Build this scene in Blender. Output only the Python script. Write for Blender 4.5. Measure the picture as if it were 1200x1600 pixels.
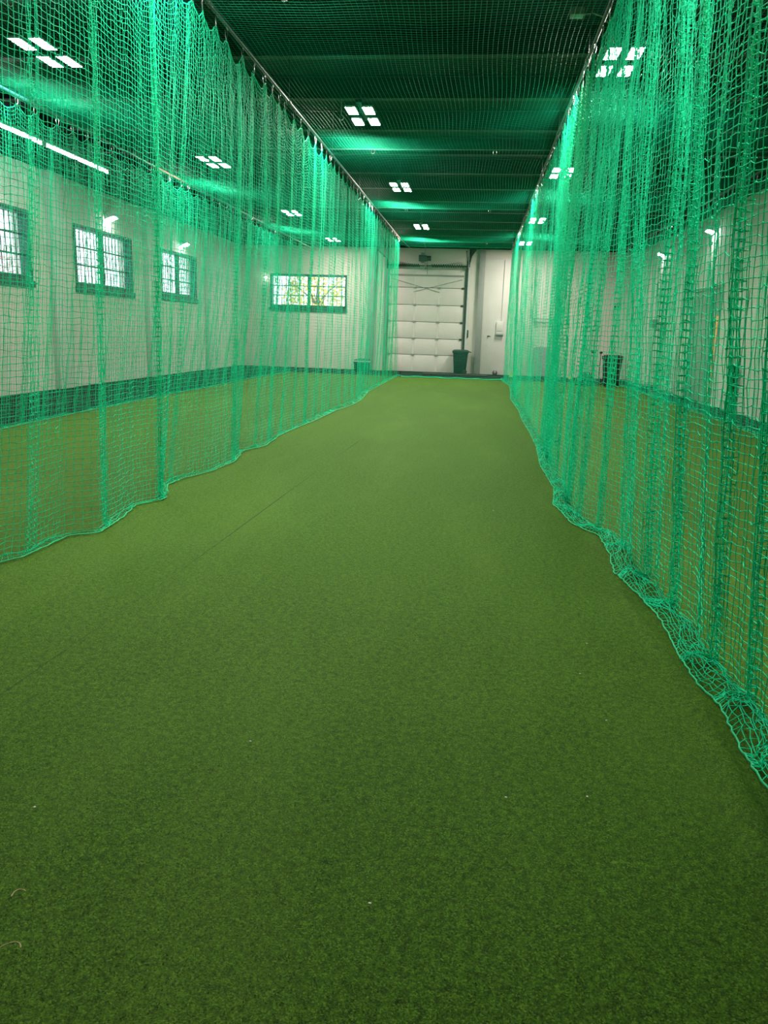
import bpy, bmesh, math, random
import numpy as np
from mathutils import Matrix, Vector

for o in list(bpy.data.objects):
    bpy.data.objects.remove(o, do_unlink=True)
scene = bpy.context.scene
COL = scene.collection
rnd = random.Random(7)

# ------------------------------------------------------------------ camera
cam_d = bpy.data.cameras.new('camera')
cam = bpy.data.objects.new('camera', cam_d)
COL.objects.link(cam)
cam_d.sensor_fit = 'VERTICAL'
cam_d.sensor_height = 32.0
cam_d.sensor_width = 24.0
cam_d.lens = 24.0                      # 1200 px focal length on a 1600 px high frame
cam_d.clip_end = 400
_r = Vector((0.99245068, 0.11854604, 0.03144006))
_u = Vector((-0.05752899, 0.2235747, 0.97298755))
_w = Vector((-0.10831461, 0.96745087, -0.2287067))
m4 = Matrix(((_r.x, _u.x, -_w.x, 0.0), (_r.y, _u.y, -_w.y, 0.0), (_r.z, _u.z, -_w.z, 1.5), (0, 0, 0, 1)))
cam.matrix_world = m4
scene.camera = cam

# ------------------------------------------------------------------ world, exposure
world = bpy.data.worlds.new('overcast_sky')
scene.world = world
world.use_nodes = True
wn = world.node_tree.nodes
wn['Background'].inputs[0].default_value = (0.86, 0.90, 1.0, 1)
wn['Background'].inputs[1].default_value = 2.4
LAMP = 150.0          # emission of the LED panels
TUBE = 13.0
WALL_LAMP = 60.0
vs = scene.view_settings
vs.view_transform = 'Standard'
vs.look = 'None'
vs.gamma = 1.0
vs.use_curve_mapping = False
vs.exposure = 0.68
cy = scene.cycles
cy.max_bounces = 6
cy.diffuse_bounces = 3
cy.glossy_bounces = 2
cy.transmission_bounces = 3
cy.transparent_max_bounces = 8
cy.caustics_reflective = False
cy.caustics_refractive = False

# ------------------------------------------------------------------ dimensions
XL, XR = -9.4, 5.7            # side walls
YE, YF = 30.6, -7.0           # far wall, wall behind the camera
ZC = 5.25                     # roof deck
ZR = 4.32                     # net rails
NETX = (-6.15, -2.6, 0.98, 4.6)

# ------------------------------------------------------------------ materials
def new_mat(name):
    m = bpy.data.materials.new(name)
    m.use_nodes = True
    nt = m.node_tree
    return m, nt, nt.nodes['Principled BSDF']

def mat(name, col, rough=0.6, metal=0.0, noise=0.0, scale=8.0, bump=0.0, spec=0.5, bscale=None):
    m, nt, b = new_mat(name)
    b.inputs['Base Color'].default_value = (*col, 1)
    b.inputs['Roughness'].default_value = rough
    b.inputs['Metallic'].default_value = metal
    b.inputs['Specular IOR Level'].default_value = spec
    if noise or bump:
        tc = nt.nodes.new('ShaderNodeTexCoord')
        n = nt.nodes.new('ShaderNodeTexNoise')
        n.inputs['Scale'].default_value = scale
        n.inputs['Detail'].default_value = 6
        nt.links.new(tc.outputs['Object'], n.inputs['Vector'])
        if noise:
            r = nt.nodes.new('ShaderNodeMapRange')
            r.inputs['From Min'].default_value = 0.25
            r.inputs['From Max'].default_value = 0.75
            r.inputs['To Min'].default_value = 1 - noise
            r.inputs['To Max'].default_value = 1 + noise
            mx = nt.nodes.new('ShaderNodeVectorMath')
            mx.operation = 'SCALE'
            mx.inputs[0].default_value = col
            nt.links.new(n.outputs['Fac'], r.inputs['Value'])
            nt.links.new(r.outputs['Result'], mx.inputs['Scale'])
            nt.links.new(mx.outputs['Vector'], b.inputs['Base Color'])
        if bump:
            bp = nt.nodes.new('ShaderNodeBump')
            bp.inputs['Strength'].default_value = bump
            bp.inputs['Distance'].default_value = 0.01
            if bscale:
                n2 = nt.nodes.new('ShaderNodeTexNoise')
                n2.inputs['Scale'].default_value = bscale
                nt.links.new(tc.outputs['Object'], n2.inputs['Vector'])
                nt.links.new(n2.outputs['Fac'], bp.inputs['Height'])
            else:
                nt.links.new(n.outputs['Fac'], bp.inputs['Height'])
            nt.links.new(bp.outputs['Normal'], b.inputs['Normal'])
    return m

def emit(name, col, strength):
    m, nt, b = new_mat(name)
    b.inputs['Base Color'].default_value = (0.8, 0.8, 0.8, 1)
    b.inputs['Emission Color'].default_value = (*col, 1)
    b.inputs['Emission Strength'].default_value = strength
    return m

def net_mat(name, col, trans=0.35):
    m, nt, b = new_mat(name)
    geo = nt.nodes.new('ShaderNodeNewGeometry')
    n = nt.nodes.new('ShaderNodeTexNoise')
    n.inputs['Scale'].default_value = 3.0
    nt.links.new(geo.outputs['Position'], n.inputs['Vector'])
    r = nt.nodes.new('ShaderNodeMapRange')
    r.inputs['From Min'].default_value = 0.3
    r.inputs['From Max'].default_value = 0.7
    r.inputs['To Min'].default_value = 0.88
    r.inputs['To Max'].default_value = 1.08
    mx = nt.nodes.new('ShaderNodeVectorMath')
    mx.operation = 'SCALE'
    mx.inputs[0].default_value = col
    nt.links.new(n.outputs['Fac'], r.inputs['Value'])
    nt.links.new(r.outputs['Result'], mx.inputs['Scale'])
    nt.links.new(mx.outputs['Vector'], b.inputs['Base Color'])
    b.inputs['Roughness'].default_value = 0.5
    b.inputs['Specular IOR Level'].default_value = 0.12
    return m

def block_wall_mat(name, col):
    """painted concrete block: faint courses in the paint relief"""
    m, nt, b = new_mat(name)
    tc = nt.nodes.new('ShaderNodeTexCoord')
    n = nt.nodes.new('ShaderNodeTexNoise')
    n.inputs['Scale'].default_value = 0.7
    n.inputs['Detail'].default_value = 5
    nt.links.new(tc.outputs['Object'], n.inputs['Vector'])
    cr = nt.nodes.new('ShaderNodeValToRGB')
    cr.color_ramp.elements[0].position = 0.3
    cr.color_ramp.elements[1].position = 0.7
    cr.color_ramp.elements[0].color = (col[0]*0.93, col[1]*0.92, col[2]*0.90, 1)
    cr.color_ramp.elements[1].color = (*col, 1)
    nt.links.new(n.outputs['Fac'], cr.inputs['Fac'])
    nt.links.new(cr.outputs['Color'], b.inputs['Base Color'])
    b.inputs['Roughness'].default_value = 0.7
    n2 = nt.nodes.new('ShaderNodeTexNoise')
    n2.inputs['Scale'].default_value = 45
    nt.links.new(tc.outputs['Object'], n2.inputs['Vector'])
    bp = nt.nodes.new('ShaderNodeBump')
    bp.inputs['Strength'].default_value = 0.15
    bp.inputs['Distance'].default_value = 0.004
    nt.links.new(n2.outputs['Fac'], bp.inputs['Height'])
    nt.links.new(bp.outputs['Normal'], b.inputs['Normal'])
    return m

def turf_mat(name, blade=False):
    m, nt, b = new_mat(name)
    L = nt.links.new
    geo = nt.nodes.new('ShaderNodeNewGeometry')
    def noise(scale, detail=3, rough=0.5, vec=None):
        n = nt.nodes.new('ShaderNodeTexNoise')
        n.inputs['Scale'].default_value = scale
        n.inputs['Detail'].default_value = detail
        n.inputs['Roughness'].default_value = rough
        L(vec if vec is not None else geo.outputs['Position'], n.inputs['Vector'])
        return n
    mp = nt.nodes.new('ShaderNodeMapping')
    mp.inputs['Scale'].default_value = (1.0, 0.22, 1.0)
    L(geo.outputs['Position'], mp.inputs['Vector'])
    fine = noise(210, 3, 0.75)
    mid = noise(38, 4, 0.65)
    wear = noise(1.3, 5, 0.6, mp.outputs['Vector'])
    big = noise(0.35, 2)
    r1 = nt.nodes.new('ShaderNodeValToRGB')
    e = r1.color_ramp.elements
    e[0].position, e[0].color = 0.36, (0.008, 0.030, 0.001, 1)
    e[1].position, e[1].color = 0.68, (0.140, 0.315, 0.012, 1)
    k = e.new(0.51)
    k.color = (0.044, 0.132, 0.003, 1)
    mixv = nt.nodes.new('ShaderNodeMath'); mixv.operation = 'MULTIPLY_ADD'
    mixv.inputs[1].default_value = 0.62
    L(fine.outputs['Fac'], mixv.inputs[0])
    mv2 = nt.nodes.new('ShaderNodeMath'); mv2.operation = 'MULTIPLY'
    mv2.inputs[1].default_value = 0.38
    L(mid.outputs['Fac'], mv2.inputs[0])
    L(mv2.outputs[0], mixv.inputs[2])
    L(mixv.outputs[0], r1.inputs['Fac'])
    # worn, flattened and dusty pile along the run-up
    r2 = nt.nodes.new('ShaderNodeMapRange')
    r2.inputs['From Min'].default_value = 0.48
    r2.inputs['From Max'].default_value = 0.78
    r2.inputs['To Min'].default_value = 0.0
    r2.inputs['To Max'].default_value = 0.45
    L(wear.outputs['Fac'], r2.inputs['Value'])
    mx = nt.nodes.new('ShaderNodeMix'); mx.data_type = 'RGBA'
    L(r2.outputs['Result'], mx.inputs['Factor'])
    L(r1.outputs['Color'], mx.inputs['A'])
    mx.inputs['B'].default_value = (0.120, 0.235, 0.028, 1)
    # single pale fibre tips
    vo = nt.nodes.new('ShaderNodeTexVoronoi')
    vo.inputs['Scale'].default_value = 230
    L(geo.outputs['Position'], vo.inputs['Vector'])
    sep = nt.nodes.new('ShaderNodeSeparateColor')
    L(vo.outputs['Color'], sep.inputs['Color'])
    r3 = nt.nodes.new('ShaderNodeMapRange')
    r3.inputs['From Min'].default_value = 0.72
    r3.inputs['From Max'].default_value = 1.0
    r3.inputs['To Max'].default_value = 0.75
    L(sep.outputs[0], r3.inputs['Value'])
    mx2 = nt.nodes.new('ShaderNodeMix'); mx2.data_type = 'RGBA'
    L(r3.outputs['Result'], mx2.inputs['Factor'])
    L(mx.outputs['Result'], mx2.inputs['A'])
    mx2.inputs['B'].default_value = (0.150, 0.300, 0.030, 1)
    r4 = nt.nodes.new('ShaderNodeMapRange')
    r4.inputs['From Min'].default_value = 0.72
    r4.inputs['From Max'].default_value = 1.0
    r4.inputs['To Max'].default_value = 0.7
    L(sep.outputs[1], r4.inputs['Value'])
    mx3 = nt.nodes.new('ShaderNodeMix'); mx3.data_type = 'RGBA'
    L(r4.outputs['Result'], mx3.inputs['Factor'])
    L(mx2.outputs['Result'], mx3.inputs['A'])
    mx3.inputs['B'].default_value = (0.010, 0.034, 0.002, 1)
    L(mx3.outputs['Result'], b.inputs['Base Color'])
    b.inputs['Roughness'].default_value = 0.75
    b.inputs['Specular IOR Level'].default_value = 0.18
    if blade:
        va = nt.nodes.new('ShaderNodeVectorMath'); va.operation = 'MULTIPLY_ADD'
        va.inputs[1].default_value = (0.35, 0.35, 0.35)
        va.inputs[2].default_value = (0, 0, 0.8)
        L(geo.outputs['Normal'], va.inputs[0])
        vn = nt.nodes.new('ShaderNodeVectorMath'); vn.operation = 'NORMALIZE'
        L(va.outputs[0], vn.inputs[0])
        L(vn.outputs[0], b.inputs['Normal'])
    if not blade:
        b.inputs['Sheen Weight'].default_value = 0.10
        b.inputs['Sheen Roughness'].default_value = 0.5
        b.inputs['Sheen Tint'].default_value = (0.45, 0.75, 0.2, 1)
        bp = nt.nodes.new('ShaderNodeBump')
        bp.inputs['Strength'].default_value = 0.9
        bp.inputs['Distance'].default_value = 0.006
        L(mixv.outputs[0], bp.inputs['Height'])
        L(bp.outputs['Normal'], b.inputs['Normal'])
    return m

WALL = block_wall_mat('painted block wall', (0.74, 0.70, 0.635))
PILASTER = mat('painted pilaster', (0.70, 0.68, 0.63), 0.7, noise=0.04, scale=2)
STEEL_GREY = mat('grey painted steel column', (0.30, 0.31, 0.29), 0.55, noise=0.06, scale=4)
DARK_BAND = mat('dark painted upper wall', (0.010, 0.018, 0.015), 0.8, noise=0.15, scale=3)
CEIL = mat('dark painted roof deck', (0.006, 0.010, 0.009), 0.8, noise=0.2, scale=2)
BEAM = mat('dark painted roof steel', (0.009, 0.014, 0.013), 0.6, noise=0.15, scale=5)
CONCRETE = mat('dark sealed concrete', (0.014, 0.032, 0.024), 0.9, noise=0.25, scale=1.6, bump=0.15, bscale=60, spec=0.1)
TURF = turf_mat('artificial turf')
BLADE = turf_mat('turf fibre', True)
TURFSEAM = mat('turf seam', (0.016, 0.045, 0.008), 0.8, noise=0.3, scale=30)
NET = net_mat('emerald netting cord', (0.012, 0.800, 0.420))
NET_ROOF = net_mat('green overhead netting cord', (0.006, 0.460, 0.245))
ROPE = net_mat('lime edge rope', (0.06, 0.70, 0.34), 0.2)
RAILM = mat('galvanised rail', (0.10, 0.105, 0.11), 0.42, 0.7, noise=0.1, scale=12)
RAILPINK = mat('pink reflection tint on rail', (0.50, 0.10, 0.14), 0.5, 0.0, noise=0.15, scale=10)  # pinkish reflection on the steel pipe, put into its colour
RAILBLUE = mat('blue reflection tint on rail', (0.06, 0.24, 0.34), 0.45, 0.0, noise=0.12, scale=10)  # bluish reflection along the pipe, set as base colour
CHROME = mat('zinc plated hook', (0.70, 0.70, 0.72), 0.25, 1.0, noise=0.05, scale=30)
PANEL = emit('LED panel lens', (1.0, 0.93, 0.82), LAMP)
TUBEM = emit('fluorescent tube', (0.93, 0.98, 1.0), TUBE)
WLAMP = emit('wall lamp lens', (0.95, 0.98, 1.0), WALL_LAMP)
LAMPBODY = mat('lamp housing', (0.55, 0.56, 0.56), 0.4, noise=0.05, scale=10)
FRAME = mat('dark green window frame', (0.030, 0.075, 0.070), 0.5, noise=0.12, scale=6)
BARM = mat('window bar steel', (0.055, 0.075, 0.085), 0.5, noise=0.1, scale=10)
DOORM = mat('white door section', (0.75, 0.71, 0.65), 0.5, noise=0.03, scale=3)
DOORLINE = mat('door joint seal', (0.20, 0.21, 0.20), 0.7, noise=0.1, scale=9)
DARKMETAL = mat('dark hardware', (0.045, 0.05, 0.05), 0.45, 0.4, noise=0.15, scale=14)
BLACKPL = mat('black bin plastic', (0.012, 0.020, 0.018), 0.5, noise=0.15, scale=8)
GREENPL = mat('dark green bin plastic', (0.018, 0.055, 0.045), 0.5, noise=0.15, scale=8)
TEALPL = mat('teal tub plastic', (0.020, 0.110, 0.095), 0.5, noise=0.15, scale=8)
WHITEPL = mat('white plastic', (0.70, 0.71, 0.70), 0.5, noise=0.04, scale=8)
GREYPL = mat('grey plastic', (0.24, 0.27, 0.27), 0.55, noise=0.06, scale=6)
YELLOW = mat('yellow green plastic', (0.55, 0.60, 0.05), 0.5, noise=0.08, scale=12)
DOORGREY = mat('sage grey door', (0.30, 0.34, 0.29), 0.55, noise=0.06, scale=3)
WARMWALL = mat('warm room beyond', (0.78, 0.60, 0.38), 0.7, noise=0.05, scale=4)
DRY = mat('dry straw fibre', (0.60, 0.50, 0.28), 0.7, noise=0.15, scale=40)
CABLE = mat('wire rope', (0.30, 0.33, 0.32), 0.4, 0.7, noise=0.1, scale=20)
RUBBER = mat('black rubber mat', (0.020, 0.023, 0.024), 0.7, noise=0.2, scale=10)
BAG = mat('dark canvas bag', (0.018, 0.030, 0.028), 0.85, noise=0.25, scale=12, bump=0.3)
CUSHION = mat('dark green padding', (0.004, 0.018, 0.015), 0.6, noise=0.2, scale=12)
BARK = mat('bark', (0.16, 0.12, 0.09), 0.9, noise=0.3, scale=9, bump=0.4)
LEAFY = mat('yellow autumn leaves', (0.75, 0.62, 0.16), 0.7, noise=0.3, scale=5)
LEAFR = mat('dusty pink autumn leaves', (0.75, 0.52, 0.50), 0.7, noise=0.3, scale=5)
GRAVEL = mat('pale gravel', (0.50, 0.50, 0.52), 0.9, noise=0.2, scale=3)
GLASS, _nt, _b = new_mat('window glass')
_b.inputs['Base Color'].default_value = (1, 1, 1, 1)
_b.inputs['Roughness'].default_value = 0.0
_tr = _nt.nodes.new('ShaderNodeBsdfTransparent')
_tr.inputs['Color'].default_value = (0.94, 0.95, 0.97, 1)
_gl = _nt.nodes.new('ShaderNodeBsdfGlossy')
_gl.inputs['Roughness'].default_value = 0.02
_lw = _nt.nodes.new('ShaderNodeLayerWeight')
_lw.inputs['Blend'].default_value = 0.12
_fr = _nt.nodes.new('ShaderNodeMath')
_fr.operation = 'MULTIPLY'
_fr.inputs[1].default_value = 0.5
_nt.links.new(_lw.outputs['Facing'], _fr.inputs[0])
_ms = _nt.nodes.new('ShaderNodeMixShader')
_nt.links.new(_fr.outputs[0], _ms.inputs[0])
_nt.links.new(_tr.outputs[0], _ms.inputs[1])
_nt.links.new(_gl.outputs[0], _ms.inputs[2])
_nt.links.new(_ms.outputs[0], _nt.nodes['Material Output'].inputs['Surface'])

# ------------------------------------------------------------------ mesh helpers
class MB:
    def __init__(self):
        self.v = []
        self.f = []
        self.mi = []
        self.cur = 0
    def add(self, vs_, fs_):
        o = len(self.v)
        self.v.extend([tuple(p) for p in vs_])
        for f in fs_:
            self.f.append(tuple(i + o for i in f))
            self.mi.append(self.cur)
        return self
    def box(self, x0, x1, y0, y1, z0, z1, bev=0.0):
        if x0 > x1: x0, x1 = x1, x0
        if y0 > y1: y0, y1 = y1, y0
        if z0 > z1: z0, z1 = z1, z0
        if bev <= 0:
            vs_ = [(x, y, z) for z in (z0, z1) for y in (y0, y1) for x in (x0, x1)]
            return self.add(vs_, [(0, 2, 3, 1), (4, 5, 7, 6), (0, 1, 5, 4), (2, 6, 7, 3), (0, 4, 6, 2), (1, 3, 7, 5)])
        bm = bmesh.new()
        bmesh.ops.create_cube(bm, size=1.0)
        for v in bm.verts:
            v.co = Vector(((x0 + x1) / 2 + v.co.x * (x1 - x0), (y0 + y1) / 2 + v.co.y * (y1 - y0), (z0 + z1) / 2 + v.co.z * (z1 - z0)))
        bmesh.ops.bevel(bm, geom=bm.edges[:], offset=bev, segments=2, affect='EDGES', profile=0.5)
        bm.verts.index_update()
        self.add([v.co.copy() for v in bm.verts], [[v.index for v in f.verts] for f in bm.faces])
        bm.free()
        return self
    def tube(self, pts, r, n=8, caps=True, closed=False):
        pts = [Vector(p) for p in pts]
        N = len(pts)
        rs = r if isinstance(r, (list, tuple)) else [r] * N
        vs_, fs_ = [], []
        prev = None
        for i, p in enumerate(pts):
            if closed:
                t = pts[(i + 1) % N] - pts[(i - 1) % N]
            else:
                t = pts[min(i + 1, N - 1)] - pts[max(i - 1, 0)]
            t.normalize()
            if prev is None:
                a = Vector((0, 0, 1)) if abs(t.z) < 0.9 else Vector((1, 0, 0))
                nrm = t.cross(a).normalized()
            else:
                nrm = (prev - t * prev.dot(t)).normalized()
            prev = nrm
            b = t.cross(nrm)
            for k in range(n):
                a = 2 * math.pi * k / n
                vs_.append(p + (nrm * math.cos(a) + b * math.sin(a)) * rs[i])
        M = N if closed else N - 1
        for i in range(M):
            j = (i + 1) % N
            for k in range(n):
                k2 = (k + 1) % n
                fs_.append((i * n + k, i * n + k2, j * n + k2, j * n + k))
        if caps and not closed:
            fs_.append(tuple(range(n - 1, -1, -1)))
            fs_.append(tuple((N - 1) * n + k for k in range(n)))
        return self.add(vs_, fs_)
    def loft(self, secs, seg=5, caps=True):
        """rounded rectangles: (cx, cy, z, hx, hy, radius)"""
        vs_, fs_ = [], []
        n = 4 * (seg + 1)
        for (cx, cy, z, hx, hy, r) in secs:
            r = min(r, hx, hy)
            for q, (sx, sy) in enumerate(((1, 1), (-1, 1), (-1, -1), (1, -1))):
                for k in range(seg + 1):
                    a = math.pi / 2 * (q + k / seg)
                    vs_.append((cx + sx * (hx - r) + r * math.cos(a), cy + sy * (hy - r) + r * math.sin(a), z))
        for i in range(len(secs) - 1):
            for k in range(n):
                k2 = (k + 1) % n
                fs_.append((i * n + k, i * n + k2, (i + 1) * n + k2, (i + 1) * n + k))
        if caps:
            fs_.append(tuple(range(n - 1, -1, -1)))
            fs_.append(tuple((len(secs) - 1) * n + k for k in range(n)))
        return self.add(vs_, fs_)
    def lathe(self, prof, cx=0, cy=0, cz=0, n=20, axis='Z'):
        vs_, fs_ = [], []
        for (r, z) in prof:
            for k in range(n):
                a = 2 * math.pi * k / n
                if axis == 'Z': vs_.append((cx + r * math.cos(a), cy + r * math.sin(a), cz + z))
                elif axis == 'X': vs_.append((cx + z, cy + r * math.cos(a), cz + r * math.sin(a)))
                else: vs_.append((cx + r * math.sin(a), cy + z, cz + r * math.cos(a)))
        for i in range(len(prof) - 1):
            for k in range(n):
                k2 = (k + 1) % n
                fs_.append((i * n + k, i * n + k2, (i + 1) * n + k2, (i + 1) * n + k))
        fs_.append(tuple(range(n - 1, -1, -1)))
        fs_.append(tuple((len(prof) - 1) * n + k for k in range(n)))
        return self.add(vs_, fs_)
    def mesh(self, name, mats, smooth=False):
        me = bpy.data.meshes.new(name)
        me.from_pydata(self.v, [], self.f)
        if not isinstance(mats, (list, tuple)): mats = [mats]
        for m in mats: me.materials.append(m)
        if any(self.mi): me.polygons.foreach_set('material_index', self.mi)
        bm = bmesh.new(); bm.from_mesh(me)
        bmesh.ops.recalc_face_normals(bm, faces=bm.faces[:])
        bm.to_mesh(me); bm.free()
        if smooth:
            me.polygons.foreach_set('use_smooth', [True] * len(me.polygons))
            me.set_sharp_from_angle(angle=math.radians(40))
        me.update()
        return me
    def build(self, name, mats, parent=None, smooth=False, loc=None):
        return link(name, self.mesh(name, mats, smooth), parent, loc)

def link(name, me, parent=None, loc=None):
    o = bpy.data.objects.new(name, me)
    COL.objects.link(o)
    if parent is not None: o.parent = parent
    if loc is not None: o.location = loc
    return o

def tag(o, label=None, cat=None, group=None, kind=None):
    if label: o['label'] = label
    if cat: o['category'] = cat
    if group: o['group'] = group
    if kind: o['kind'] = kind
    return o

def thing(name, label, cat, loc=(0, 0, 0), group=None):
    o = link(name, None, None, loc)
    o.empty_display_size = 0.1
    return tag(o, label, cat, group)

def box(name, x0, x1, y0, y1, z0, z1, m, parent=None, bev=0.0):
    return MB().box(x0, x1, y0, y1, z0, z1, bev).build(name, m, parent, smooth=bev > 0)

# ------------------------------------------------------------------ the setting
tag(box('floor', XL - 0.3, XR + 0.3, YF - 0.3, YE + 0.3, -0.25, -0.012, CONCRETE), kind='structure',
    label='dark sealed concrete floor around the turf')

def wall_with_holes(name, axis, pos, thick, a0, a1, z0, z1, holes, m):
    """a wall slab in the plane axis=pos (outer face at pos+thick), built as pieces around its openings"""
    mb = MB()
    def piece(p0, p1, q0, q1):
        if p1 - p0 < 1e-4 or q1 - q0 < 1e-4: return
        if axis == 'X': mb.box(pos, pos + thick, p0, p1, q0, q1)
        else: mb.box(p0, p1, pos, pos + thick, q0, q1)
    xs = sorted({a0, a1, *[h[0] for h in holes], *[h[1] for h in holes]})
    for i in range(len(xs) - 1):
        p0, p1 = xs[i], xs[i + 1]
        cuts = sorted((h[2], h[3]) for h in holes if h[0] <= p0 + 1e-6 and h[1] >= p1 - 1e-6)
        z = z0
        for c0, c1 in cuts:
            piece(p0, p1, z, c0); z = c1
        piece(p0, p1, z, z1)
    return tag(mb.build(name, m), kind='structure')

WIN_L = [(12.95, 15.85, 2.36, 3.66), (17.75, 20.75, 2.36, 3.66), (22.8, 25.65, 2.40, 3.64)]
WIN_E = [(-8.15, -5.2, 2.36, 3.52)]
DOOR2 = (19.72, 22.1, 0.0, 2.78)
wl = wall_with_holes('wall_left', 'X', XL, -0.35, YF, YE, 0, 4.62, WIN_L, WALL)
we = wall_with_holes('wall_back', 'Y', YE, 0.35, XL, XR, 0, 4.62, WIN_E, WALL)
wr = wall_with_holes('wall_right', 'X', XR, 0.30, YF, YE, 0, 4.62, [DOOR2], WALL)
wf = wall_with_holes('wall_front', 'Y', YF, -0.3, XL, XR, 0, 4.62, [], WALL)
for w, lab in ((wl, 'white painted block wall with three barred windows'), (we, 'white far wall with tall sectional door'),
               (wr, 'white side wall with a grey doorway'), (wf, 'white wall behind the viewer')):
    w['label'] = lab
box('upper_band', XL - 0.35, XL + 0.012, YF, YE, 4.62, ZC, DARK_BAND, wl)
box('upper_band', XL, XR, YE - 0.012, YE + 0.35, 4.62, ZC, DARK_BAND, we)
box('upper_band', XR - 0.012, XR + 0.30, YF, YE, 4.62, ZC, DARK_BAND, wr)
box('upper_band', XL, XR, YF - 0.3, YF + 0.012, 4.62, ZC, DARK_BAND, wf)
for y in (6.9, 11.9, 16.85, 21.85, 26.8):
    box('pilaster', XL, XL + 0.14, y - 0.3, y + 0.3, 0, 4.62, PILASTER, wl, 0.012)
for y in (11.2, 16.2, 23.4, 28.5):
    box('pilaster', XR - 0.10, XR, y - 0.3, y + 0.3, 0, 4.62, PILASTER, wr, 0.012)
box('pilaster', -4.30, -4.06, YE - 0.16, YE, 0, 4.62, STEEL_GREY, we, 0.01)
box('pilaster', -0.10, 0.12, YE - 0.16, YE, 0, 4.62, STEEL_GREY, we, 0.01)
box('pilaster', 0.12, 2.9, YE - 0.05, YE, 0, 4.3, PILASTER, we, 0.01)

# roof deck with cross beams and purlins
ceil = box('ceiling', XL - 0.35, XR + 0.3, YF - 0.3, YE + 0.35, ZC, ZC + 0.2, CEIL)
tag(ceil, kind='structure', label='near-black painted roof deck with steel beams')
bm_ = MB()
bm_.box(XL, XR, -0.07, 0.07, 4.93, 4.945).box(XL, XR, -0.006, 0.006, 4.945, 5.235).box(XL, XR, -0.07, 0.07, 5.235, 5.25)
beam_me = bm_.mesh('beam', BEAM)
for i in range(20):
    link('beam', beam_me, ceil, (0, -5.8 + 1.85 * i, 0))

# ---- windows
def window(name, label, axis, a0, a1, z0, z1):
    """axis X: in the left wall (plane x = XL); axis Y: in the far wall"""
    root = link(name, None)
    tag(root, label, None, None, 'structure')
    def bx(mb, p0, p1, d0, d1, q0, q1):
        # d: depth outward from the inner wall face
        if axis == 'X': mb.box(XL - d0, XL - d1, p0, p1, q0, q1)
        else: mb.box(p0, p1, YE + d0, YE + d1, q0, q1)
        return mb
    mid = (a0 + a1) / 2
    f = MB()
    for (p0, p1, q0, q1) in ((a0 - .05, a1 + .05, z1 - 0.03, z1 + .05), (a0 - .05, a1 + .05, z0 - 0.06, z0 + 0.05), (a0 - .05, a0 + 0.03, z0, z1), (a1 - 0.03, a1 + .05, z0, z1)):
        bx(f, p0, p1, -0.014, 0.20, q0, q1)
    f.build('window_frame', FRAME, root)
    bx(MB(), mid - 0.045, mid + 0.045, 0.05, 0.15, z0 + 0.05, z1 - 0.03).build('mullion', FRAME, root)
    h = (z1 - z0 - 0.08) / 3
    for side in (0, 1):
        p0, p1 = (a0 + 0.03, mid - 0.045) if side == 0 else (mid + 0.045, a1 - 0.03)
        for k in range(3):
            q0 = z0 + 0.05 + k * h
            bx(MB(), p0, p1, 0.105, 0.112, q0 + 0.01, q0 + h - 0.01).build('pane', GLASS, root)
            if k: bx(MB(), p0, p1, 0.085, 0.13, q0 - 0.016, q0 + 0.016).build('glazing_bar', FRAME, root)
        nb = 8
        for i in range(1, nb):
            p = p0 + (p1 - p0) * i / nb
            mb = MB()
            if axis == 'X': mb.tube([(XL - 0.17, p, z0), (XL - 0.17, p, z1)], 0.011, 6)
            else: mb.tube([(p, YE + 0.17, z0), (p, YE + 0.17, z1)], 0.011, 6)
            mb.build('security_bar', BARM, root)
    bx(MB(), a0 - 0.08, a1 + 0.08, -0.05, 0.02, z0 - 0.19, z0 - 0.06).build('window_sill', FRAME, root)
    return root
window('window_1', 'barred window in the left wall, cut off by the photo edge', 'X', *WIN_L[0])
window('window_2', 'barred window in the left wall under the nearer wall lamp', 'X', *WIN_L[1])
window('window_3', 'barred window in the left wall nearest the far corner', 'X', *WIN_L[2])
window('window_4', 'wide barred window in the far wall left of the door', 'Y', *WIN_E[0])

# ---- overhead sectional door
d1 = link('door_1', None)
tag(d1, 'tall white sectional overhead door in the far wall', None, None, 'structure')
DX0, DX1, DZ = -3.52, -0.60, 3.86
rows = [0.0, 0.66, 1.28, 1.91, 2.54, 3.18, DZ]
cols = [DX0, -2.50, -1.58, DX1]
for i in range(6):
    for j in range(3):
        pnl = box('door_panel', cols[j] + 0.008, cols[j + 1] - 0.008, YE - 0.055, YE - 0.012, rows[i] + 0.010, rows[i + 1] - 0.010, DOORM, d1, 0.006)
    if i:
        for x in (cols[1], cols[2], DX1 - 0.07, DX0 + 0.07):
            box('hinge', x - 0.05, x + 0.05, YE - 0.085, YE - 0.055, rows[i] - 0.035, rows[i] + 0.035, DARKMETAL if x > -1 else STEEL_GREY, d1, 0.006)
box('backing_seal', DX0, DX1, YE - 0.012, YE - 0.002, 0, DZ, DOORLINE, d1)
for x in (cols[1], cols[2]):
    box('stile', x - 0.035, x + 0.035, YE - 0.062, YE - 0.055, 0.02, DZ - 0.02, DOORM, d1)
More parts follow.
